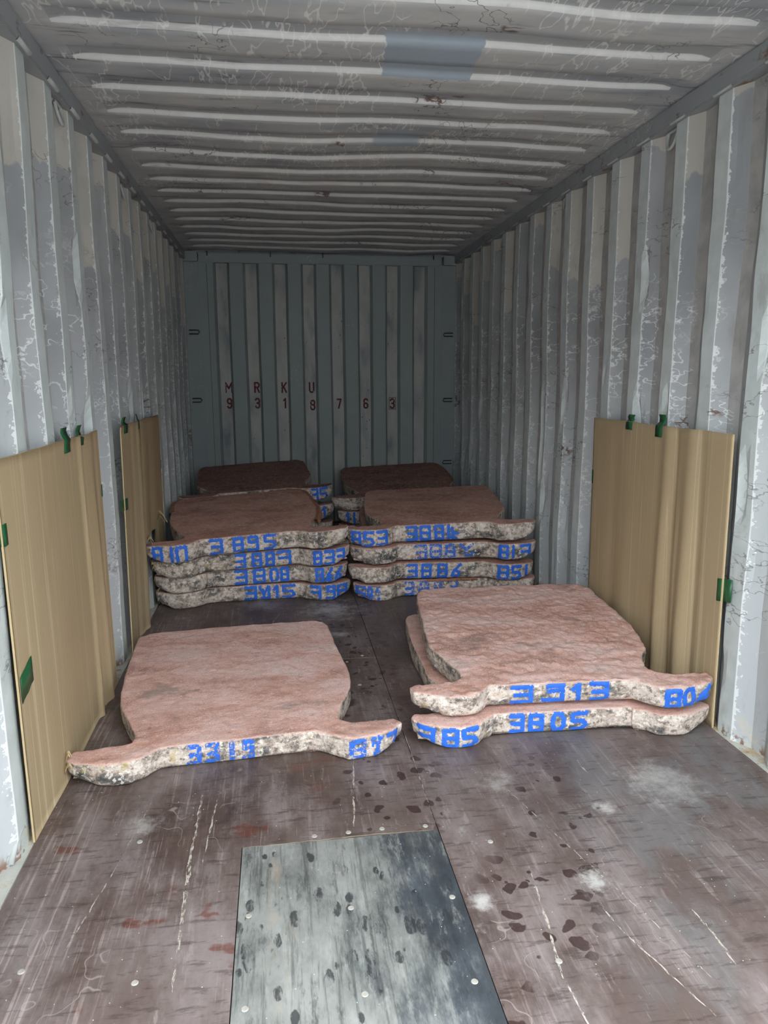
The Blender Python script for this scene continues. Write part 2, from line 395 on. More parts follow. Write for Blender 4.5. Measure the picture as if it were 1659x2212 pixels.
# ------------------------------------------------------------------ object helpers
def mesh_obj(name, verts, faces, mat, parent=None, smooth=False):
    me = bpy.data.meshes.new(name); me.from_pydata([tuple(v) for v in verts], [], faces); me.update()
    if smooth: me.polygons.foreach_set('use_smooth', [True]*len(me.polygons))
    if mat: me.materials.append(mat)
    o = bpy.data.objects.new(name, me); COL.objects.link(o)
    if parent is not None: o.parent = parent
    return o
def tag(o, label=None, cat=None, group=None, kind=None):
    if label: o['label'] = label
    if cat: o['category'] = cat
    if group: o['group'] = group
    if kind: o['kind'] = kind
    return o
def empty(name, loc=(0, 0, 0)):
    o = bpy.data.objects.new(name, None); o.location = loc; o.empty_display_size = .05; COL.objects.link(o); return o
def boxes(name, lst, mat, parent=None, bevel=0.0):
    bm = bmesh.new()
    for (x0, x1, y0, y1, z0, z1) in lst:
        r = bmesh.ops.create_cube(bm, size=1.0)
        for v in r['verts']:
            v.co = Vector(((x0+x1)/2+v.co.x*(x1-x0), (y0+y1)/2+v.co.y*(y1-y0), (z0+z1)/2+v.co.z*(z1-z0)))
    if bevel: bmesh.ops.bevel(bm, geom=bm.edges[:], offset=bevel, segments=2, affect='EDGES', clamp_overlap=True)
    me = bpy.data.meshes.new(name); bm.to_mesh(me); bm.free(); me.materials.append(mat)
    o = bpy.data.objects.new(name, me); COL.objects.link(o)
    if parent is not None: o.parent = parent
    return o
def tube(name, pts, r, mat, parent=None, n=10):
    pts = [Vector(p) for p in pts]; V = []; F = []
    ref = Vector((0, 0, 1))
    for i, p in enumerate(pts):
        t = (pts[min(i+1, len(pts)-1)]-pts[max(i-1, 0)]).normalized()
        a = t.cross(ref)
        if a.length < .05: a = t.cross(Vector((1, 0, 0)))
        a.normalize(); b = t.cross(a)
        for k in range(n):
            th = 2*math.pi*k/n; V.append(p+a*(r*math.cos(th))+b*(r*math.sin(th)))
    for i in range(len(pts)-1):
        for k in range(n):
            F.append((i*n+k, i*n+(k+1) % n, (i+1)*n+(k+1) % n, (i+1)*n+k))
    F.append(tuple(range(n))); F.append(tuple(range((len(pts)-1)*n, len(pts)*n))[::-1])
    return mesh_obj(name, V, F, mat, parent, True)
def nz(x, y, z): return noise.noise(Vector((x, y, z)))
def sstep(x, a, b):
    t = min(1, max(0, (x-a)/(b-a))); return t*t*(3-2*t)

# ------------------------------------------------------------------ ground outside, below the container floor
g = mesh_obj('ground', [(-40, -60, -1.35), (42, -60, -1.35), (42, 20, -1.35), (-40, 20, -1.35)], [(0, 1, 2, 3)], M['ground'])
tag(g, kind='structure')
# unseen block added behind the camera: hides the low sky, darkens the deep end
fc = mesh_obj('low_sky_blocker', [(-26, -24, -1.35), (28, -24, -1.35), (28, -24, 7.2), (-26, -24, 7.2), (-26, -25, -1.35), (28, -25, -1.35), (28, -25, 7.2), (-26, -25, 7.2)],
              [(0, 1, 2, 3)[::-1], (4, 5, 6, 7), (3, 2, 6, 7)[::-1], (0, 3, 7, 4)[::-1], (1, 5, 6, 2)[::-1]], M['blocker'])
tag(fc, kind='structure')

# ------------------------------------------------------------------ side walls (corrugated steel sheet)
PITCHW, PW, SW, OW, DEP = 0.290, .082, .068, .072, .036
def side_wall(name, right):
    xp = W+.020 if right else -.020
    sgn = 1 if right else -1
    y0 = (-4.306-.0) if right else (-4.345)     # far edge of one proud face
    cols = []                                    # (y, depth, spL, spR, rib)
    k0 = int(math.floor((DOOR-y0)/PITCHW))-1
    ribs = []
    k = k0
    while True:
        yf = y0+k*PITCHW                         # far edge of proud face
        if yf-PW-SW-OW-SW > .08: break
        ribs.append((k, yf)); k += 1
    prof = []                                    # from near to far: O end .. ; one list of (y, dep, sp) in quads
    quads = []
    for k, yf in ribs:
        rnd = random.Random(k*13+(7 if right else 3)).random()
        # far -> near: proud face, door-facing slope, recessed face, slope facing the end wall
        a = yf; b = a-PW; c = b-SW; d = c-OW; e = d-SW
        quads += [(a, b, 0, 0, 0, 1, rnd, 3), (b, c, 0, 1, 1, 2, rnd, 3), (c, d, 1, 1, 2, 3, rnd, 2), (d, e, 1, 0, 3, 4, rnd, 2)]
    V = []; F = []; SPV = []; RB = []
    NZ = 56; z0, z1 = -.01, 2.345
    def pos(y, dep, z, key):
        # bent ribs and shallow dents
        mid = sstep(z, .0, .5)*sstep(z, 2.33, 1.8)
        amp = .5+1.2*max(0, nz(key*3.1, 5.5 if right else 1.5, 0))
        sway = nz(key*1.7, z*1.6, 2.0+sgn)*.016*amp*mid + nz(key*2.9, z*5.0, 7.0)*.005*mid
        bulge = (nz(y*1.1, z*1.3, 9.0+sgn)*.012+nz(y*4, z*4.5, 4.0+sgn)*.004)*mid
        kn = nz(key*5.3, z*2.3, 11.0)
        dent = max(0, kn-.38)*.10*mid*(1-dep)
        return (xp+sgn*(dep*DEP+bulge+dent), y+sway, z)
    for (ya, yb, da, db, sa, sb, rnd, n) in quads:
        ya_, yb_ = min(ya, .07), min(yb, .07)
        if ya < DOOR or yb > .07: continue
        base = len(V)
        for i in range(n+1):
            t = i/n; y = max(DOOR, ya_+(yb_-ya_)*t); d = da+(db-da)*t
            key = round((ya_+(yb_-ya_)*t - y0)/PITCHW, 3)
            for j in range(NZ+1):
                z = z0+(z1-z0)*j/NZ
                V.append(pos(y, d, z, key))
        for i in range(n):
            for j in range(NZ):
                q = (base+i*(NZ+1)+j, base+(i+1)*(NZ+1)+j, base+(i+1)*(NZ+1)+j+1, base+i*(NZ+1)+j+1)
                s0 = sa+(sb-sa)*i/n; s1 = sa+(sb-sa)*(i+1)/n
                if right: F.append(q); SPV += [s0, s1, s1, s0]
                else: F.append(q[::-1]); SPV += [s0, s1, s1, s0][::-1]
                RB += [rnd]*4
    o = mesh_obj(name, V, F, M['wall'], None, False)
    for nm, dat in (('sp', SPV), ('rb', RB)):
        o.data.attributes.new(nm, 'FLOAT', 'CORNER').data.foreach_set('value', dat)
    return tag(o, kind='structure'), ribs
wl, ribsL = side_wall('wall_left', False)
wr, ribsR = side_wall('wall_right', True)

# ------------------------------------------------------------------ end wall (corrugated) with corner plates, header and stencilled number
REC = [(.2234+.2483*i, .2234+.2483*i+.136) for i in range(8)]
def end_wall():
    xs = [(.10, 0, 0)]
    for a, b in REC:
        xs += [(a, 0, 0), (a+.021, 1, 1), (b-.021, 1, 1), (b, 0, 0)]
    xs.append((2.225, 0, 0))
    V = []; F = []; SP = []
    NZ = 40; z1 = 2.315
    for i in range(len(xs)-1):
        (xa, da, sa), (xb, db, sb) = xs[i], xs[i+1]
        base = len(V); n = 3
        for q in range(n+1):
            t = q/n; x = xa+(xb-xa)*t; d = da+(db-da)*t
            for j in range(NZ+1):
                z = -.02+(z1+.02)*j/NZ
                dent = nz(x*3.0, z*3.0, 2.2)*.005+max(0, nz(x*7, z*5, 4.4)-.35)*.03
                V.append((x+nz(x*2, z*1.5, 8)*.004, .045*d+dent*d, z))
        for q in range(n):
            for j in range(NZ):
                F.append((base+q*(NZ+1)+j, base+(q+1)*(NZ+1)+j, base+(q+1)*(NZ+1)+j+1, base+q*(NZ+1)+j+1))
                s0 = sa+(sb-sa)*q/n; s1 = sa+(sb-sa)*(q+1)/n
                f = 1.0 if (sa == 1 and sb == 1) else 0.0
                SP += [f]*4
    o = mesh_obj('wall_back', V, F, M['back'])
    o.data.attributes.new('sp', 'FLOAT', 'CORNER').data.foreach_set('value', SP)
    return tag(o, kind='structure')
wb = end_wall()
c = boxes('corner_plate', [(-.10, .104, -.006, .05, -.02, 2.30)], M['header'], wb, .004)
c = boxes('corner_plate', [(2.221, W+.10, -.006, .05, -.02, 2.30)], M['header'], wb, .004)
c = boxes('corner_box', [(-.02, .10, -.045, .05, 2.296, 2.375)], M['header'], wb, .005)
c = boxes('corner_box', [(2.235, W+.02, -.045, .05, 2.296, 2.375)], M['header'], wb, .005)
hd = boxes('trim_1', [(.108, 2.217, -.012, .06, 2.292, 2.372)], M['header'], None, .005); tag(hd, kind='structure')
boxes('header_filler', [(-.12, W+.12, .052, .10, 2.26, 2.46)], M['rail'], hd)
for cx in (.18, .714, 1.164, 2.146):
    boxes('header_clip', [(cx-.005, cx+.005, -.020, -.010, 2.345, 2.384)], M['darksteel'], hd)
# hairline seams on the flat outer panels
boxes('panel_seam', [(.168, .171, -.0025, .002, .0, 2.28)], M['darksteel'], wb)
boxes('panel_seam', [(2.158, 2.161, -.0025, .002, .0, 2.28)], M['darksteel'], wb)

GT = {
 'M': [(0, 0, 0, 1), (0, 1, .5, .40), (.5, .40, 1, 1), (1, 1, 1, 0)],
 'R': [(0, 0, 0, 1), (0, 1, .7, 1), (.7, 1, 1, .86), (1, .86, 1, .64), (1, .64, .7, .5), (.7, .5, 0, .5), (.55, .5, 1, 0)],
 'K': [(0, 0, 0, 1), (0, .38, 1, 1), (.35, .6, 1, 0)],
 'U': [(0, 1, 0, .18), (0, .18, .25, 0), (.25, 0, .75, 0), (.75, 0, 1, .18), (1, .18, 1, 1)],
 '9': [(0, .64, 0, .86), (0, .86, .25, 1), (.25, 1, .75, 1), (.75, 1, 1, .86), (1, .86, 1, .16), (1, .16, .75, 0), (.75, 0, .25, 0), (.25, 0, 0, .14), (0, .64, .25, .48), (.25, .48, .75, .48), (.75, .48, 1, .58)],
 '6': [(1, .36, 1, .14), (1, .14, .75, 0), (.75, 0, .25, 0), (.25, 0, 0, .14), (0, .14, 0, .84), (0, .84, .25, 1), (.25, 1, .75, 1), (.75, 1, 1, .86), (1, .36, .75, .52), (.75, .52, .25, .52), (.25, .52, 0, .42)],
 '3': [(0, .86, .25, 1), (.25, 1, .75, 1), (.75, 1, 1, .86), (1, .86, 1, .64), (1, .64, .75, .52), (.4, .52, .75, .52), (.75, .52, 1, .40), (1, .40, 1, .14), (1, .14, .75, 0), (.75, 0, .25, 0), (.25, 0, 0, .14)],
 '1': [(.55, 0, .55, 1), (.55, 1, .15, .80)],
 '8': [(.25, 1, .75, 1), (.75, 1, 1, .86), (1, .86, 1, .66), (1, .66, .75, .52), (.75, .52, .25, .52), (.25, .52, 0, .66), (0, .66, 0, .86), (0, .86, .25, 1), (.75, .52, 1, .40), (1, .40, 1, .14), (1, .14, .75, 0), (.75, 0, .25, 0), (.25, 0, 0, .14), (0, .14, 0, .40), (0, .40, .25, .52)],
 '7': [(0, 1, 1, 1), (1, 1, .35, 0)] }
def stencil(ch, name, height, cx, cz, y, parent, wid=.046):
    hw = .0070; w, h = wid-2*hw, height-2*hw; step = .0018; V = []; F = []; idx = {}
    sg_ = [(cx-w/2+a*w, cz-h/2+b*h, cx-w/2+c_*w, cz-h/2+d*h) for a, b, c_, d in GT[ch]]
    def vt(i, j):
        if (i, j) not in idx: idx[(i, j)] = len(V); V.append((cx+i*step, y, cz+j*step))
        return idx[(i, j)]
    for i in range(-16, 16):
        for j in range(-32, 32):
            px, pz = cx+(i+.5)*step, cz+(j+.5)*step
            if min(seg_d(px, pz, q) for q in sg_) < hw and nz(px*60, pz*60, 5) < .52: F.append((vt(i, j), vt(i+1, j), vt(i+1, j+1), vt(i, j+1)))
    return mesh_obj(name, V, F, M['red'], parent)
def seg_d(px, py, a):
    x0, y0, x1, y1 = a; dx, dy = x1-x0, y1-y0; L = dx*dx+dy*dy
    t = 0 if L == 0 else max(0, min(1, ((px-x0)*dx+(py-y0)*dy)/L))
    return math.hypot(px-x0-dx*t, py-y0-dy*t)
for ch, cx, cz in [('M', .313, 1.238), ('R', .559, 1.237), ('K', .800, 1.235), ('U', 1.045, 1.234)]:
    stencil(ch, 'stencilled_letter', .098, cx, cz, .0365, wb, .068 if ch == 'M' else .050)
for ch, cx, cz in [('9', .314, 1.099), ('3', .560, 1.098), ('1', .805, 1.096), ('8', 1.052, 1.077), ('7', 1.291, 1.087), ('6', 1.535, 1.087), ('3', 1.779, 1.084)]:
    stencil(ch, 'stencilled_digit', .094, cx, cz, .0365, wb)
fr = [(1.749, 1.811, .0350, .0366, 1.030, 1.034), (1.749, 1.811, .0350, .0366, 1.136, 1.140), (1.749, 1.753, .0350, .0366, 1.034, 1.136), (1.807, 1.811, .0350, .0366, 1.034, 1.136)]
boxes('stencilled_frame', fr, M['red'], wb)

# ------------------------------------------------------------------ roof
def roof():
    P = .2615
    base_y = -3.842+.010      # a bright slope ends (proud face begins) here
    pts = []                  # near -> far (y, depth, sp)
    k = -9
    segs = []
    while base_y+k*P < .15:
        y = base_y+k*P
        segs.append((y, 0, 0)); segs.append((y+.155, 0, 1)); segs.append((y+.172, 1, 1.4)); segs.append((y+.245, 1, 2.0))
        k += 1
    NX = 70; V = []; F = []; SP = []
    def pos(x, y, d):
        e = sstep(x, .05, .14)*sstep(W-x, .05, .14)
        sag = (nz(x*1.3, y*.9, 3.3)*.018+nz(x*3.0, y*2.2, 6.1)*.007)*sstep(x, .02, .5)*sstep(W-x, .02, .5)
        wav = nz(x*1.5, y*1.2, 8.8)*.022*sstep(x, .02, .5)*sstep(W-x, .02, .5)
        return (x, y+wav, H+.006+d*.015*e-.012*(1-e)*0+sag)
    for i in range(len(segs)-1):
        (ya, da, sa), (yb, db, sb) = segs[i], segs[i+1]
        if sb < sa: sb = 3.0
        if yb < DOOR or ya > .1: continue
        n = 2 if yb-ya < .05 else 4
        for q in range(n):
            t0, t1 = q/n, (q+1)/n
            base = len(V)
            for t in (t0, t1):
                for j in range(NX+1):
                    x = -.06+(W+.12)*j/NX
                    V.append(pos(x, ya+(yb-ya)*t, da+(db-da)*t))
            for j in range(NX):
                F.append((base+j, base+NX+1+j, base+NX+2+j, base+j+1))
                x = -.06+(W+.12)*(j+.5)/NX
                flat = not (.085 < x < W-.085)
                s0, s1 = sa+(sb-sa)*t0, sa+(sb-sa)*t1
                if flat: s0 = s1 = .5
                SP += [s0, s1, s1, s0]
    o = mesh_obj('ceiling', V, F, M['roof'], None, False)
    o.data.attributes.new('sp', 'FLOAT', 'CORNER').data.foreach_set('value', SP)
    bm = bmesh.new(); bm.from_mesh(o.data); bmesh.ops.remove_doubles(bm, verts=bm.verts[:], dist=.0004); bm.to_mesh(o.data); bm.free()
    o.data.polygons.foreach_set('use_smooth', [True]*len(o.data.polygons))
    return tag(o, kind='structure')
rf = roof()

# top side rails
railL = boxes('trim_2', [(-.12, 0, DOOR, .06, 2.311, 2.386)], M['rail'], None, .006); tag(railL, kind='structure')
railR = boxes('trim_3', [(W, W+.12, DOOR, .06, 2.311, 2.386)], M['rail'], None, .006); tag(railR, kind='structure')
for k, yf in ribsL:
    if DOOR+.1 < yf < -.1:
        yc = yf-.045+random.uniform(-.01, .01)
        tube('weld_bead', [(-.004, yc-.05, 2.317), (.001, yc-.044, 2.313), (.002, yc, 2.311), (.001, yc+.044, 2.313), (-.004, yc+.05, 2.317)], .0085, M['weld'], railL, 8)
for k, yf in ribsR:
    if DOOR+.1 < yf < -.1:
        yc = yf-.040+random.uniform(-.01, .01)
        tube('weld_bead', [(W+.004, yc-.055, 2.316), (W, yc-.045, 2.312), (W-.001, yc, 2.311), (W, yc+.045, 2.312), (W+.004, yc+.055, 2.316)], .005, M['weld'], railR, 8)
# bottom rails: the ledge between wall foot and floor
ll = boxes('trim_4', [(-.10, -.002, DOOR, .05, -.06, -.006)], M['ledge'], None, .002); tag(ll, kind='structure')
lr = boxes('trim_5', [(W+.002, W+.10, DOOR, .05, -.06, -.006)], M['ledge'], None, .002); tag(lr, kind='structure')
# door frame
df = boxes('trim_6', [(-.14, -.02, DOOR-.10, DOOR, -.10, 2.52), (W+.02, W+.14, DOOR-.10, DOOR, -.10, 2.52), (-.14, W+.14, DOOR-.10, DOOR, 2.36, 2.52), (-.14, W+.14, DOOR-.06, DOOR, -.12, -.002)], M['rail'], None, .004)
tag(df, kind='structure')

# ------------------------------------------------------------------ floor: plywood sheets on a dark base
fl = boxes('floor', [(-.02, W+.02, DOOR, .05, -.06, -.030)], M['joint']); tag(fl, kind='structure')
def sheet(name, poly, mat, z1=0.0, parent=fl):
    n = len(poly); V = [(x, y, -.028) for x, y in poly]+[(x, y, z1) for x, y in poly]
    F = [tuple(range(n))[::-1], tuple(range(n, 2*n))]+[(i, (i+1) % n, n+(i+1) % n, n+i) for i in range(n)]
    return mesh_obj(name, V, F, mat, parent)
G = .0013
def rect(x0, x1, y0, y1): return [(x0+G, y0+G), (x1-G, y0+G), (x1-G, y1-G), (x0+G, y1-G)]
XM = 1.164
sheet('plywood_sheet', [(0+G, DOOR), (.594-G, DOOR), (.594-G, -4.772+G), (XM-G, -4.772+G), (XM-G, -3.392-G), (0+G, -3.392-G)], M['floor'])
sheet('plywood_sheet', rect(0, XM, -3.392, -1.0), M['floor'])
sheet('plywood_sheet', rect(0, XM, -1.0, .05), M['floor'])
sheet('plywood_sheet', rect(XM, W, DOOR, -4.10), M['floor'])
sheet('plywood_sheet', rect(XM, W, -4.10, -1.70), M['floor'])
sheet('plywood_sheet', rect(XM, W, -1.70, .05), M['floor'])
pt = sheet('plywood_repair_patch', rect(.594, XM, DOOR, -4.772), M['patch'], .0005)
pt['label'] = 'grey weathered plywood patch screwed into the floor'
bm = bmesh.new(); bmesh.ops.create_cone(bm, cap_ends=True, segments=14, radius1=.0085, radius2=.0065, depth=.0022)
for a in (0, 1):
    r = bmesh.ops.create_cube(bm, size=1.0)
    for v in r['verts']:
        x, y = v.co.x*.009, v.co.y*.0018
        v.co = Vector((x, y, .0012+v.co.z*.0004)) if a == 0 else Vector((y, x, .0012+v.co.z*.0004))
sm_ = bpy.data.meshes.new('screw_head'); bm.to_mesh(sm_); bm.free(); sm_.materials.append(M['screw'])
for x, y in [(.622, -5.049), (.876, -5.059), (1.138, -5.058), (1.124, -5.328), (.880, -5.326), (.624, -5.326), (.622, -5.60), (.88, -5.60), (1.13, -5.60)]:
    o = bpy.data.objects.new('screw_head', sm_); COL.objects.link(o); o.location = (x, y, .0011); o.parent = pt; o.rotation_euler.z = random.uniform(0, 3)
for x, y in [(.80, -4.748), (.90, -4.745), (1.00, -4.742), (1.13, -4.748), (.52, -3.42), (1.02, -3.43), (1.10, -3.36), (1.05, -3.70), (1.075, -4.05), (1.30, -4.85), (1.33, -5.30), (1.42, -3.40), (.30, -4.70), (.12, -5.15), (.38, -5.22)]:
    o = bpy.data.objects.new('screw_head', sm_); COL.objects.link(o); o.location = (x, y, .0008); o.parent = fl; o.rotation_euler.z = random.uniform(0, 3)
# cream filler in the joints
def strip(name, pts, w, mat, parent, z=.0009, seed=0):
    V = []; F = []; R = random.Random(seed); L = []
    P = [Vector((x, y, 0)) for x, y in pts]
    for i in range(len(P)-1):
        n = max(2, int((P[i+1]-P[i]).length/.02))
        for q in range(n): L.append(P[i].lerp(P[i+1], q/n))
    L.append(P[-1])
    for i, q in enumerate(L):
        t = (L[min(i+1, len(L)-1)]-L[max(i-1, 0)]).normalized(); nn = Vector((-t.y, t.x, 0))
        e = max(0.0, math.sin(math.pi*i/(len(L)-1)))**.35
        hw = w*.34*max(.12, e)*R.uniform(.5, 1.3); j = nn*R.uniform(-.0015, .0015)
        V += [q+nn*hw+j+Vector((0, 0, z)), q-nn*hw+j+Vector((0, 0, z))]
    F = [(2*i, 2*i+1, 2*i+3, 2*i+2) for i in range(len(L)-1)]
    return mesh_obj(name, V, F, mat, parent)
strip('joint_filler', [(.93, -3.389), (1.06, -3.390), (1.19, -3.396)], .008, M['seal'], fl, seed=4)
strip('joint_filler', [(.594, -4.774), (.80, -4.770), (1.0, -4.767), (1.16, -4.772)], .005, M['seal'], fl, seed=5)
strip('scratch_mark', [(.456, -4.47), (.453, -4.79), (.462, -5.13), (.464, -5.26)], .016, M['scuff'], fl, seed=1)
strip('scratch_mark', [(.506, -4.50), (.488, -4.83)], .008, M['scuff'], fl, seed=2)
strip('scratch_mark', [(.957, -4.34), (.935, -4.56), (.915, -4.76)], .008, M['scuff'], fl, seed=3)
strip('scratch_mark', [(1.372, -4.97), (1.366, -5.03), (1.346, -5.19), (1.321, -5.34), (1.33, -5.50)], .010, M['scuff'], fl, seed=6)
strip('scratch_mark', [(1.722, -5.19), (1.728, -5.28), (1.722, -5.37)], .016, M['scuff'], fl, seed=7)
strip('scratch_mark', [(1.729, -4.43), (1.727, -4.58)], .009, M['scuff'], fl, seed=8)
strip('scratch_mark', [(1.50, -5.0), (1.508, -5.21), (1.60, -5.49)], .008, M['scuff'], fl, seed=9)
strip('scratch_mark', [(1.42, -4.55), (1.50, -4.85), (1.60, -5.2), (1.66, -5.45)], .005, M['scuff'], fl, seed=10)
strip('scratch_mark', [(1.164, -3.9), (1.166, -4.3), (1.162, -4.75)], .004, M['scuff'], fl, seed=11)
strip('scratch_mark', [(.30, -4.5), (.25, -4.85), (.20, -5.1)], .006, M['scuff'], fl, seed=12)
strip('scratch_mark', [(.62, -3.0), (.72, -2.62)], .006, M['scuff'], fl, seed=13)

# ------------------------------------------------------------------ copper slabs (cast anode shape with two lugs)
HALF = [(.235, .0), (.275, -.010), (.305, -.038), (.335, -.066), (.375, -.080), (.425, -.080), (.48, -.068), (.534, -.048), (.560, -.022), (.568, .006),
        (.558, .031), (.52, .036), (.465, .036), (.412, .040), (.372, .056), (.360, .088), (.370, .135), (.388, .20), (.424, .29), (.447, .37), (.457, .50), (.460, .75), (.452, 1.00), (.442, 1.07), (.415, 1.113), (.36, 1.130), (.20, 1.136)]
def catmull(P, n):
    out = []; N = len(P)
    for i in range(N):
        p0, p1, p2, p3 = (Vector(P[(i+k-1) % N]) for k in range(4))
        for q in range(n):
            t = q/n
            out.append(.5*((2*p1)+(p2-p0)*t+(2*p0-5*p1+4*p2-p3)*t*t+(3*p1-p0-3*p2+p3)*t*t*t))
    return out
def slab_mesh(seed, tf, tb, vox, rough=1.0):
    R = random.Random(seed)
    def jit(p, s): return (s*p[0]+R.uniform(-.006, .006), p[1]+R.uniform(-.006, .006), 0)
    right = [jit(p, 1) for p in HALF]; left = [jit(p, -1) for p in HALF]
    O = catmull([(0, 0, 0)]+right+[(0, 1.136, 0)]+left[::-1], 7)
    n = len(O)
    NN = []
    for i in range(n):
        t = (O[(i+1) % n]-O[i-1]).normalized(); NN.append(Vector((-t.y, t.x, 0)))
    def zt(y): return tf+(tb-tf)*max(0, min(1.13, y))/1.13
    rows = [(0, 0.030, 0), (0, .016, .003), (.10, .008, 0), (.20, .004, 0), (.38, .002, 0), (.55, .001, 0), (.7, .0005, 0), (.85, 0, 0), (1, .0003, -.006), (1, .0022, -.0022), (1, .006, -.0003)]
    V = []; F = []
    for f, ins, dz in rows:
        for i in range(n):
            lug = sstep(abs(O[i].x), .45, .585); p = O[i]+NN[i]*ins*(1+1.2*lug*(1-f)); q0 = .030*lug; V.append(Vector((p.x, p.y, q0+f*(zt(p.y)-q0)+dz)))
    for l in range(len(rows)-1):
        F += [(l*n+i, l*n+(i+1) % n, (l+1)*n+(i+1) % n, (l+1)*n+i) for i in range(n)]
    bt = delaunay_2d_cdt([V[i].to_2d() for i in range(n)], [(i, (i+1) % n) for i in range(n)], [], 1, 1e-6)
    bi = [min(q) if q else 0 for q in bt[3]]
    F += [tuple(bi[q] for q in f)[::-1] for f in bt[2]]
    # top skin: constrained triangulation over a jittered grid
    base = (len(rows)-1)*n
    rim = [V[base+i].to_2d() for i in range(n)]
    inner = []
    def inside(x, y):
        c = False; j = n-1
        for i in range(n):
            xi, yi = rim[i]; xj, yj = rim[j]
            if (yi > y) != (yj > y) and x < (xj-xi)*(y-yi)/(yj-yi)+xi: c = not c
            j = i
        return c
    gx = int(1.16/vox)
    for iy in range(int(1.24/vox)+1):
        y = -.09+iy*vox
        cr = []
        j = n-1
        for i in range(n):
            if (rim[i].y > y) != (rim[j].y > y): cr.append((rim[j].x-rim[i].x)*(y-rim[i].y)/(rim[j].y-rim[i].y)+rim[i].x)
            j = i
        cr.sort()
        for k in range(0, len(cr)-1, 2):
            x = math.ceil((cr[k]+vox*.6)/vox)*vox
            while x < cr[k+1]-vox*.6:
                inner.append(Vector((x+R.uniform(-.25, .25)*vox, y+R.uniform(-.25, .25)*vox))); x += vox
    pts = rim+inner
    ov, oe, of, orv, ore, orf = delaunay_2d_cdt(pts, [(i, (i+1) % n) for i in range(n)], [], 1, 1e-6)
    idx = []
    for k, v in enumerate(ov):
        src = [q for q in orv[k] if q < n]
        if src: idx.append(base+src[0])
        else: idx.append(len(V)); V.append(Vector((v.x, v.y, zt(v.y))))
    F += [tuple(idx[q] for q in f) for f in of]
    out = bpy.data.meshes.new('body'); out.from_pydata([tuple(v) for v in V], [], F); out.update()
    bm = bmesh.new(); bm.from_mesh(out); bmesh.ops.recalc_face_normals(bm, faces=bm.faces[:]); bm.to_mesh(out); bm.free()
    s = seed*7.3
    nor = [v.normal.copy() for v in out.vertices]
    for v, nn in zip(out.vertices, nor):
        c = v.co
        a = nz(c.x*5+s, c.y*5, c.z*5)*.0035+nz(c.x*22+s, c.y*22, c.z*22)*.0028*rough+nz(c.x*60, c.y*60+s, c.z*60)*.0018*rough
        if c.z < .006 and abs(c.x) < .42: a = 0
        v.co = c+nn*a
    out.polygons.foreach_set('use_smooth', [True]*len(out.polygons))
    return out

# painted marks, drawn as they stand on the metal (the figures are upside down)
GL = {
 '3': [(0, 1, 1, 1), (1, 1, 1, 0), (.15, .5, 1, .5), (0, 0, 1, 0)],
 'f': [(0, 1, 1, 1), (1, 1, 1, 0), (.1, .52, 1, .52)],
 'q': [(0, 1, 1, 1), (1, 1, 1, -.05), (.1, .66, 1, .70), (-.3, .12, .8, .02)],
 '8': [(0, 1, 1, 1), (1, 1, 1, 0), (0, 0, 1, 0), (0, 0, 0, 1), (0, .5, 1, .5)],
 '0': [(.2, 1, .8, 1), (.8, 1, 1, .7), (1, .7, 1, .2), (1, .2, .7, 0), (.7, 0, .2, 0), (.2, 0, 0, .3), (0, .3, 0, .75), (0, .75, .2, 1)],
 '1': [(.6, 1, .6, 0), (.1, .72, .6, 1)],
 'i': [(.5, 1, .5, 0)],
 '5': [(1, 1, 0, 1), (0, 1, 0, .55), (0, .55, .8, .5), (.8, .5, 1, .2), (1, .2, .6, 0), (.6, 0, 0, 0)],
 'n': [(0, 0, 0, 1), (0, 1, 1, 1), (1, 1, 1, 0)],
 '9': [(1, 0, 1, 1), (1, 1, .1, 1), (.1, 1, .1, .6), (.1, .6, 1, .6), (0, .05, 1, .0)],
 '6': [(1, 1, .25, .45), (.25, .45, 0, .1), (0, .1, .75, 0), (.75, 0, .85, .4), (.85, .4, .25, .5)],
 'h': [(0, 1, 0, 0), (0, .1, .9, .0), (.45, .8, .55, .1), (.55, .45, 1.1, .35)],
 'y': [(0, 1, .45, .55), (1, 1, .45, .55), (.45, .55, .4, 0), (.4, 0, .9, .12), (.9, .12, 1.05, .32)],
 'a': [(.2, 1, .8, 1), (.8, 1, 1, 0), (.2, 1, 0, 0), (0, 0, 1, 0), (.1, .45, .9, .45)],
 'm': [(0, 1, .45, .35), (.45, .35, .9, 1), (1, 1, 1, 0), (.2, 0, 1, 0), (.35, .7, .5, 0)],
 '2': [(0, 1, 1, 1), (0, 1, .1, .62), (.9, 1, .35, .25), (.35, .25, .3, 0), (.3, 0, 1, .05)],
 '7': [(.05, 1, 1, 1), (1, 1, .8, .45), (0, 0, .7, 0)],
}
def seg_d(px, py, a):
    x0, y0, x1, y1 = a; dx, dy = x1-x0, y1-y0; L = dx*dx+dy*dy
    t = 0 if L == 0 else max(0, min(1, ((px-x0)*dx+(py-y0)*dy)/L))
    return math.hypot(px-x0-dx*t, py-y0-dy*t)
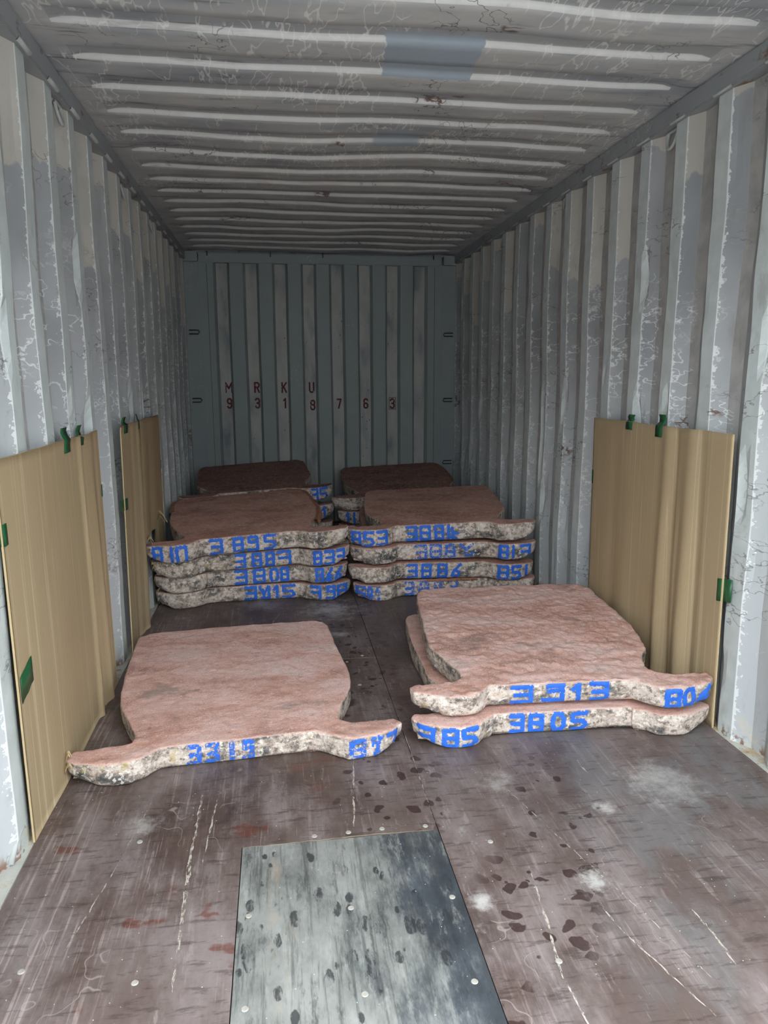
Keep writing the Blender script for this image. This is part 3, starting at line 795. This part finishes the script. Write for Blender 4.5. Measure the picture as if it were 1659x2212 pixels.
def paint_mesh(bvh, glyphs, tf, seed):
    """glyphs: list of (char, x0, x1) in slab coordinates, drawn on the front face"""
    V = []; F = []; step = .0032
    for gi, (ch, x0, x1) in enumerate(glyphs):
        hw = .0088; w = x1-x0-2*hw; zb, zt = tf*.06+hw, tf*.95-hw; h = zt-zb
        segs = [(x0+hw+a*w, zb+b*h, x0+hw+c_*w, zb+d*h) for a, b, c_, d in GL[ch]]
        i0, i1 = int((x0-.02)/step)-1, int((x1+.012)/step)+2; nj = int((tf*1.02)/step)
        idx = {}
        def vert(i, j):
            if (i, j) in idx: return idx[(i, j)]
            x, z = i*step, j*step
            hit = bvh.ray_cast(Vector((x, -.4, z)), Vector((0, 1, 0)), .55)
            r = None
            if hit[0] is not None and abs(hit[1].z) < .75:
                p = hit[0]+hit[1]*.0022; V.append(p); r = len(V)-1
            idx[(i, j)] = r; return r
        for i in range(i0, i1):
            for j in range(1, nj):
                x, z = (i+.5)*step, (j+.5)*step
                d = min(seg_d(x, z, s) for s in segs)
                if d < hw+nz(x*90+seed, z*90, gi)*.0035:
                    q = [vert(i, j), vert(i+1, j), vert(i+1, j+1), vert(i, j+1)]
                    if None not in q and max((V[a]-V[b]).length for a, b in ((q[0], q[2]), (q[1], q[3]))) < .02: F.append(tuple(q))
    return V, F
def px_glyphs(L, R, items):
    """characters given by their left and right ends measured along the front edge"""
    k = 1.13/(R-L); return [(c_, (a-L)*k-.565, (b-L)*k-.565) for c_, a, b in items]

SLABS = []
def slab(seed, top, yaw, roll, pitch_top, tf, tb, mat, vox, label, group, marks=(), faded=(), rough=1.0):
    me = slab_mesh(seed, tf, tb, vox, rough); me.name = 'copper_anode'
    pb = math.radians(pitch_top)-math.atan((tb-tf)/1.13)
    yaw, roll = math.radians(yaw), math.radians(roll)
    cy, sy = math.cos(yaw), math.sin(yaw); Rz = Matrix(((cy, -sy, 0), (sy, cy, 0), (0, 0, 1)))
    c_, s_ = math.cos(roll), math.sin(roll); Ry = Matrix(((c_, 0, -s_), (0, 1, 0), (s_, 0, c_)))
    c_, s_ = math.cos(pb), math.sin(pb); Rx = Matrix(((1, 0, 0), (0, c_, -s_), (0, s_, c_)))
    Rm = Rz @ Ry @ Rx
    me.materials.append(M[mat])
    root = empty('copper_anode'); o = bpy.data.objects.new('cast_body', me); COL.objects.link(o); o.parent = root
    root.matrix_world = Matrix.Translation(Vector(top)-Rm @ Vector((0, 0, tf))) @ Rm.to_4x4()
    tag(root, label, 'copper anode', group)
    if marks or faded:
        bvh = BVHTree.FromPolygons([v.co for v in me.vertices], [tuple(p.vertices) for p in me.polygons])
        for gl, m_ in [(g_, 'blue') for g_ in marks]+[(g_, 'bluefade') for g_ in faded]:
            for k_, one in enumerate(gl):
                V, F = paint_mesh(bvh, [one], tf, seed+k_*.37)
                if F:
                    q = mesh_obj('painted_digit', V, F, M[m_], root, True); q['label'] = 'blue hand painted character, upside down'
    SLABS.append((root, o)); return root

GF, GM, GB = 'copper slabs in the front half', 'copper slabs in the two middle stacks', 'copper slabs in the two stacks at the end wall'
# front left, alone on the floor
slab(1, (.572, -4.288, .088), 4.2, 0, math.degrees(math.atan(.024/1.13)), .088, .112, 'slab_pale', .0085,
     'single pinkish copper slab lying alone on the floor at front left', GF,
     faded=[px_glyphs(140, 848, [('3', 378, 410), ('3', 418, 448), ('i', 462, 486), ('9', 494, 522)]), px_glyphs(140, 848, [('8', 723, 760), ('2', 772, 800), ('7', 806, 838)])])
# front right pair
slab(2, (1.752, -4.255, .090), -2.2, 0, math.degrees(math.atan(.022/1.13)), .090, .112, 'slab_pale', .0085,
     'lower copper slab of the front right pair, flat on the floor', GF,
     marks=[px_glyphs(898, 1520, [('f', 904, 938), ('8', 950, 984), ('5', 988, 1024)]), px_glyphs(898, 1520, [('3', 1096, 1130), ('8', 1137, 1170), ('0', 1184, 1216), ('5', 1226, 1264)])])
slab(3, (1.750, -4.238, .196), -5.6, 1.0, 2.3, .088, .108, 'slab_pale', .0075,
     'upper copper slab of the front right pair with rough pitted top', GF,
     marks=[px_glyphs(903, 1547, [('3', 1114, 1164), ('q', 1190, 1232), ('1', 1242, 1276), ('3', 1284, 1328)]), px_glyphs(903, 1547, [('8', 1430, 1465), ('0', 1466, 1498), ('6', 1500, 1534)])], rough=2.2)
# middle left stack (bottom to top)
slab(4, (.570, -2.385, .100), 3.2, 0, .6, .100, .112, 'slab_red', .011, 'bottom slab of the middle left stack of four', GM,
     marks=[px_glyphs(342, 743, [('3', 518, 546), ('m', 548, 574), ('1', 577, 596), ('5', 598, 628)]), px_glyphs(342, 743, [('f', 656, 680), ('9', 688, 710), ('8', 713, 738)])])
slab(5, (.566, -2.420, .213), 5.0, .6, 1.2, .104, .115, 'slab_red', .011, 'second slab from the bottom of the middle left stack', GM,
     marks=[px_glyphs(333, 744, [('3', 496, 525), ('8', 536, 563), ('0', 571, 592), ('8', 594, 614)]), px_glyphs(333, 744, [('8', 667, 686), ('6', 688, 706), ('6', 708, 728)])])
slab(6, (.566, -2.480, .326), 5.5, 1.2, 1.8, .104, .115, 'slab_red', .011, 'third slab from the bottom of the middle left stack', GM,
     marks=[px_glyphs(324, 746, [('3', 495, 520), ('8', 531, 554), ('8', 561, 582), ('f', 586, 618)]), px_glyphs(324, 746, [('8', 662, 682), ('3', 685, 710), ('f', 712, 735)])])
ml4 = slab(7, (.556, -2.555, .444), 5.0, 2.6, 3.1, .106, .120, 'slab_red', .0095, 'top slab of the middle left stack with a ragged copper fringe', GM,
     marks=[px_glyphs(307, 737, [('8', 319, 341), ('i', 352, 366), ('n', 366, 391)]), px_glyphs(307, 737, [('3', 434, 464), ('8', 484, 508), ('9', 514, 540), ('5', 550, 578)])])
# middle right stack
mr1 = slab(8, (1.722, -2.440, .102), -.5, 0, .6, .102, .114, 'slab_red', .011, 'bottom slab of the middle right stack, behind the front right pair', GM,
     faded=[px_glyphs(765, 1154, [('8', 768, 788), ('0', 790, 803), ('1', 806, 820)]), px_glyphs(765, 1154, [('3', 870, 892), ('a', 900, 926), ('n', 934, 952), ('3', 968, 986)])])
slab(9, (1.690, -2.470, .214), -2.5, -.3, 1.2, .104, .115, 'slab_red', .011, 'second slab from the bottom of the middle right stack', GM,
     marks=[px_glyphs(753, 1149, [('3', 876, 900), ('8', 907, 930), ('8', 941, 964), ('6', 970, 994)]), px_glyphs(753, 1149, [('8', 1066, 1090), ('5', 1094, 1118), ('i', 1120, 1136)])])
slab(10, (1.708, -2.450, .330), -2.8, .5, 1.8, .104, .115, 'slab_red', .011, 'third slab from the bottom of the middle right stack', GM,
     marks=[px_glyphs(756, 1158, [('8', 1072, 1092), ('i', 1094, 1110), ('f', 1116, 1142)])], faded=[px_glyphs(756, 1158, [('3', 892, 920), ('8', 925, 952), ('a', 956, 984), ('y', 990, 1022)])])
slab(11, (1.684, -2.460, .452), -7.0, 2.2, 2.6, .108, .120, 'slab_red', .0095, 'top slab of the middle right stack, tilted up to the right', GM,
     marks=[px_glyphs(752, 1158, [('8', 761, 783), ('5', 786, 811), ('3', 814, 839)]), px_glyphs(752, 1158, [('3', 878, 904), ('8', 908, 933), ('8', 940, 962), ('h', 968, 992)])])
# back left stack
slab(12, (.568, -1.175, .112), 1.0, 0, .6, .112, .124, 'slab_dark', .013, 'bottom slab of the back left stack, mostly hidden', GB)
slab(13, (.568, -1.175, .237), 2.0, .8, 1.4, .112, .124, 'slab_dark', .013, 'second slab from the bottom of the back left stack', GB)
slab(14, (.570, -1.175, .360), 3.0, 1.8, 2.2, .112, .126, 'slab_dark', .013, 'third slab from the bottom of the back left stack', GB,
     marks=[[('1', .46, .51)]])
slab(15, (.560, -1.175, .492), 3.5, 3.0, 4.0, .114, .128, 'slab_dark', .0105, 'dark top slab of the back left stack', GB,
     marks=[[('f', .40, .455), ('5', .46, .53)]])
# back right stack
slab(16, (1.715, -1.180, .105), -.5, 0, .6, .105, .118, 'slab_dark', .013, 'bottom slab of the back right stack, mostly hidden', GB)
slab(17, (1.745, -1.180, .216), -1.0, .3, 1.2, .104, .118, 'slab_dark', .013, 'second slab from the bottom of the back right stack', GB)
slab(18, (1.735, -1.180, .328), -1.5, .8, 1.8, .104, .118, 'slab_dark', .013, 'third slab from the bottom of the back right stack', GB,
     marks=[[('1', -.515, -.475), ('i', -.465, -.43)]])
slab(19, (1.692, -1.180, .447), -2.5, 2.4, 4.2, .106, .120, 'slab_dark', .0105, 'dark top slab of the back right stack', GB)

# ragged copper burrs
def burr(parent, path, width, drop, seed):
    R = random.Random(seed); V = []; F = []
    P = catmull_open(path, 10)
    for i, p in enumerate(P):
        t = (P[min(i+1, len(P)-1)]-P[max(i-1, 0)]).normalized(); nn = Vector((t.y, -t.x, 0))
        w = width*(.45+.55*R.random()); dz = drop*R.uniform(.6, 1.2)
        V += [p-nn*.012+Vector((0, 0, .001)), p+nn*w*.4+Vector((0, 0, .006*R.random()+.002)), p+nn*w+Vector((0, 0, -dz)), p+nn*.0+Vector((0, 0, -.012-dz*.4))]
    for i in range(len(P)-1):
        for k in range(4):
            F.append((4*i+k, 4*i+(k+1) % 4, 4*i+4+(k+1) % 4, 4*i+4+k))
    o = mesh_obj('copper_burr', V, F, M['copper'], parent); o['label'] = 'ragged bare copper burr along the edge'; return o
def catmull_open(P, n):
    P = [Vector(p) for p in P]; Q = [P[0]]+P+[P[-1]]; out = []
    for i in range(1, len(Q)-2):
        p0, p1, p2, p3 = Q[i-1:i+3]
        for q in range(n):
            t = q/n; out.append(.5*((2*p1)+(p2-p0)*t+(2*p0-5*p1+4*p2-p3)*t*t+(3*p1-p0-3*p2+p3)*t*t*t))
    out.append(P[-1]); return out
def ztop(y, tf=.106, tb=.120): return tf+(tb-tf)*y/1.13
burr(ml4, [(.20, 1.135, ztop(1.13)), (.36, 1.13, ztop(1.13)), (.43, 1.08, ztop(1.08)), (.455, .95, ztop(.95)), (.462, .7, ztop(.7)), (.458, .5, ztop(.5)), (.44, .34, ztop(.34)), (.405, .2, ztop(.2))][::-1], .030, .022, 3)
burr(ml4, [(-.452, .75, ztop(.75)), (-.46, .9, ztop(.9)), (-.45, 1.03, ztop(1.03)), (-.41, 1.11, ztop(1.1))][::-1], .022, .010, 5)
burr(mr1, [(-.12, .004, .101), (.0, .002, .101), (.12, .002, .101), (.2, .0, .101)], .016, .012, 8)

# ------------------------------------------------------------------ cardboard sheets taped to the walls
def cardboard(name, right, y0, y1, h, label, folds, tapes, lean, corner=0.0, hole=None):
    root = empty(name, ((W if right else 0), (y0+y1)/2, 0))
    sg = -1 if right else 1      # into the container
    NY, NZ_ = 110, 36; T = .006
    def off(y, z):
        e = lean[0]+(lean[1]-lean[0])*(z/h)
        for (yc, w, a, zt) in folds:
            k = (zt+(1-zt)*(1-z/h))*(1+.25*nz(yc*7, z*2.2, 4.4))
            yy = y-yc-nz(yc*3, z*1.8, 1.2)*.02
            e += a*k*math.exp(-(yy/w)**2)
        e += nz(y*2.1, z*1.1, 6.6)*.003
        return e
    X0 = W if right else 0.0
    V = []
    for lay in (0, 1):
        for i in range(NY+1):
            y = y0+(y1-y0)*i/NY
            hh = h
            if corner:
                d = min(y-y0, y1-y)
                if d < corner: hh = h-(corner-math.sqrt(max(0, corner**2-(corner-d)**2)))
            hh += nz(y*5, 0, 3)*.004
            for j in range(NZ_+1):
                z = .002+hh*j/NZ_
                V.append((X0+sg*(off(y, z)-(T if lay else 0)), y, z))
    n1 = (NY+1)*(NZ_+1); F = []
    for i in range(NY):
        for j in range(NZ_):
            if hole:
                yc, zc = y0+(y1-y0)*(i+.5)/NY, h*(j+.5)/NZ_; rg = nz(yc*30, zc*30, 2)*.02
                if hole[0]+rg < yc < hole[1]+rg and zc < hole[2]+rg: continue
            a = i*(NZ_+1)+j; q = (a, a+NZ_+1, a+NZ_+2, a+1)
            F.append(q if right else q[::-1]); q2 = tuple(n1+v for v in q); F.append(q2[::-1] if right else q2)
    nf = len(F); c_ = NZ_+1
    for j in range(NZ_):
        F.append((j, j+1, n1+j+1, n1+j)); b = NY*c_; F.append((b+j, n1+b+j, n1+b+j+1, b+j+1))
    for i in range(NY):
        if not (hole and hole[0]-.02 < y0+(y1-y0)*(i+.5)/NY < hole[1]+.02): F.append((i*c_, n1+i*c_, n1+(i+1)*c_, (i+1)*c_))
        F.append((i*c_+NZ_, (i+1)*c_+NZ_, n1+(i+1)*c_+NZ_, n1+i*c_+NZ_))
    loc = Vector(root.location)
    o = mesh_obj('sheet', [Vector(v)-loc for v in V], F, M['card'], root, True)
    o.data.materials.append(M['cardedge'])
    for i, p in enumerate(o.data.polygons):
        if i >= nf: p.material_index = 1; p.use_smooth = False
    for (y, z, wy, hz, tilt, side) in tapes:
        # a strip lying on the sheet and running on to the wall behind
        V = []; F = []; n = 6
        for i in range(n+1):
            t = i/n-.5
            for s in (-.5, .5):
                if side == 'top': yy, zz = y+s*wy+t*tilt, z+t*hz
                else: yy, zz = y+t*wy, z+s*hz+t*tilt
                yc, zc = min(max(yy, y0), y1), min(zz, h)
                outside = (zz > h) if side == 'top' else (yy < y0 or yy > y1)
                e = off(yc, zc)+.0025
                if outside: e -= .012
                e += .004*math.sin(i*1.7+y*9)*(1 if outside else .3)
                V.append(Vector((X0+sg*e, yy, zz))-loc)
        F = [(2*i, 2*i+1, 2*i+3, 2*i+2) for i in range(n)]
        tp = mesh_obj('tape_strip', V, F, M['tape'], root, True)
        md = tp.modifiers.new('thick', 'SOLIDIFY'); md.thickness = .0006
        tp['label'] = 'green adhesive tape'
    tag(root, label, 'cardboard', 'cardboard sheets on the walls')
    return root, off
L1, o1 = cardboard('cardboard_sheet', False, -4.66, -3.53, 1.105, 'largest looking brown cardboard sheet on the left wall, nearest the camera',
    [(-3.83, .018, .016, .6), (-3.765, .030, -.011, .6), (-3.67, .035, .016, .25), (-4.35, .20, .006, .3), (-3.60, .02, -.006, .5)],
    [(-3.985, 1.105, .075, .085, .03, 'top'), (-3.775, 1.107, .055, .075, .015, 'top'), (-4.655, .905, .05, .06, .0, 'side'), (-4.60, .475, .10, .075, .03, 'side'), (-3.528, .86, .04, .05, 0, 'side')], (.003, -.004))
L2, o2 = cardboard('cardboard_sheet', False, -3.17, -2.04, 1.100, 'brown cardboard sheet on the left wall beside the middle left stack',
    [(-2.93, .035, -.018, .5), (-2.78, .040, .020, .4), (-2.66, .03, -.014, .4), (-2.45, .06, -.012, .3), (-2.28, .05, .006, .4)],
    [(-3.06, 1.10, .085, .075, .02, 'top'), (-2.74, 1.10, .085, .075, .02, 'top'), (-3.172, .735, .10, .055, 0, 'side'), (-2.04, .80, .05, .05, 0, 'side')], (.006, .016), .03, (-2.645, -2.36, .455))
R1, o3 = cardboard('cardboard_sheet', True, -4.305, -3.15, 1.112, 'brown cardboard sheet on the right wall behind the front right pair',
    [(-3.86, .035, .020, .35), (-3.93, .025, -.014, .4), (-4.05, .045, .022, .35), (-4.12, .03, -.010, .4), (-3.55, .09, .008, .1), (-3.40, .05, -.006, .2)],
    [(-3.53, 1.112, .062, .068, .002, 'top'), (-3.80, 1.112, .060, .095, -.012, 'top'), (-3.148, .815, .035, .07, 0, 'side'), (-4.31, .545, .065, .085, -.01, 'side')], (.003, .012))
# torn paper where the lugs of the middle left stack pierce the sheet
def torn(parent, items, seed):
    R = random.Random(seed); loc = Vector(parent.location)
    for (x, y, z, l) in items:
        V = []; n = 7; a = R.uniform(-.6, .6)
        p = Vector((x, y, z)); d = Vector((R.uniform(.2, .9), -R.uniform(.2, .8), R.uniform(-.4, .6))).normalized()
        for i in range(n):
            t = i/(n-1); q = p+d*l*t+Vector((0, 0, .02*math.sin(t*3+a)))
            w = .010*(1-.7*t)*R.uniform(.6, 1.3)
            V += [q+Vector((0, w*.4, w)), q-Vector((0, w*.4, w))]
        o = mesh_obj('torn_flap', [v-loc for v in V], [(2*i, 2*i+1, 2*i+3, 2*i+2) for i in range(n-1)], M['cardedge'], parent, True)
        md = o.modifiers.new('t', 'SOLIDIFY'); md.thickness = .001
torn(L2, [(.008, -2.60, .44, .06), (.010, -2.64, .46, .05), (.012, -2.60, .30, .05), (.010, -2.56, .26, .06), (.010, -2.53, .20, .04), (.010, -2.45, .10, .04), (.010, -2.30, .50, .07), (.010, -2.26, .53, .10), (.010, -2.22, .50, .06)], 4)
torn(L1, [(.012, -4.36, .085, .03), (.010, -4.37, .06, .04), (.010, -4.35, .10, .025)], 9)

# ------------------------------------------------------------------ lashing rings
def ring(x, y, z, sg, label, ln=.066, wd=.036, r=.0068, out=.006):
    root = empty('lashing_ring', (x, y, z))
    P = []
    for i in range(15):
        a = math.pi*i/14
        P.append((sg*(-.018+out*math.sin(a)*2), -wd*math.cos(a), -ln*max(0.0, math.sin(a))**.8))
    tube('bent_rod', P, r, M['steel'], root, 10)
    tube('pin', [(sg*-.02, -wd-.02, .0), (sg*-.018, -wd, .003), (sg*-.018, wd, .003), (sg*-.02, wd+.02, .0)], r*.9, M['steel'], root, 8)
    tag(root, label, 'lashing ring', 'lashing rings along the top rails'); return root
RL = 'steel lashing ring under the right roof rail, '
ring(W+.022, -3.665, 2.300, -1, RL+'nearest the door')
ring(W+.022, -2.54, 2.300, -1, RL+'second from the door')
ring(W+.022, -1.36, 2.300, -1, RL+'nearest the end wall')
LL = 'steel lashing ring under the left roof rail, '
ring(-.012, -3.655, 2.300, 1, LL+'nearest the door')
ring(-.012, -2.50, 2.300, 1, LL+'second from the door')
ring(-.012, -1.63, 2.300, 1, LL+'nearest the end wall')
fr = empty('lashing_bar', (-.035, -4.70, -.004))
tube('bent_rod', [(0, .055, .012), (.006, .05, .05), (.008, .03, .066), (.008, 0, .06), (.006, -.035, .035), (.002, -.055, .006)], .009, M['steel'], fr, 10)
tag(fr, 'white lashing bar in the floor edge at lower left', 'lashing ring')
# lashing rods on the corner plates of the end wall
def rod(x0, x1, z, y, label):
    root = empty('lashing_rod', ((x0+x1)/2, y, z)); h = (x1-x0)/2; s = 1
    tube('bent_rod', [(-h, .012, .016), (-h+.004, -.012, .016), (0, -.018, .016), (h-.01, -.018, .016), (h, -.018, .0), (h-.01, -.018, -.016), (0, -.018, -.016), (-h+.004, -.012, -.016), (-h, .012, -.016)], .0052, M['darksteel'], root, 8)
    tag(root, label, 'lashing rod', 'lashing rods on the end wall corners')
rod(.0, .088, 1.712, -.006, 'thin U-shaped rod on the left end wall corner plate, upper one')
rod(.0, .082, 1.130, -.006, 'thin U-shaped rod on the left end wall corner plate, lower one')
def rodr(x0, x1, z, label):
    root = empty('lashing_rod', ((x0+x1)/2, -.006, z)); h = (x1-x0)/2
    tube('bent_rod', [(h, .012, .014), (h-.004, -.014, .014), (0, -.018, .014), (-h+.006, -.018, .014), (-h, -.018, .0), (-h+.006, -.018, -.014), (0, -.018, -.014), (h-.004, -.014, -.014), (h, .012, -.014)], .0048, M['darksteel'], root, 8)
    tag(root, label, 'lashing rod', 'lashing rods on the end wall corners')
rodr(2.242, W, 1.697, 'thin U-shaped rod on the right end wall corner plate, upper one')
rodr(2.243, W, 1.113, 'thin U-shaped rod on the right end wall corner plate, middle one')
rodr(2.244, W, .540, 'thin U-shaped rod on the right end wall corner plate, lowest one')
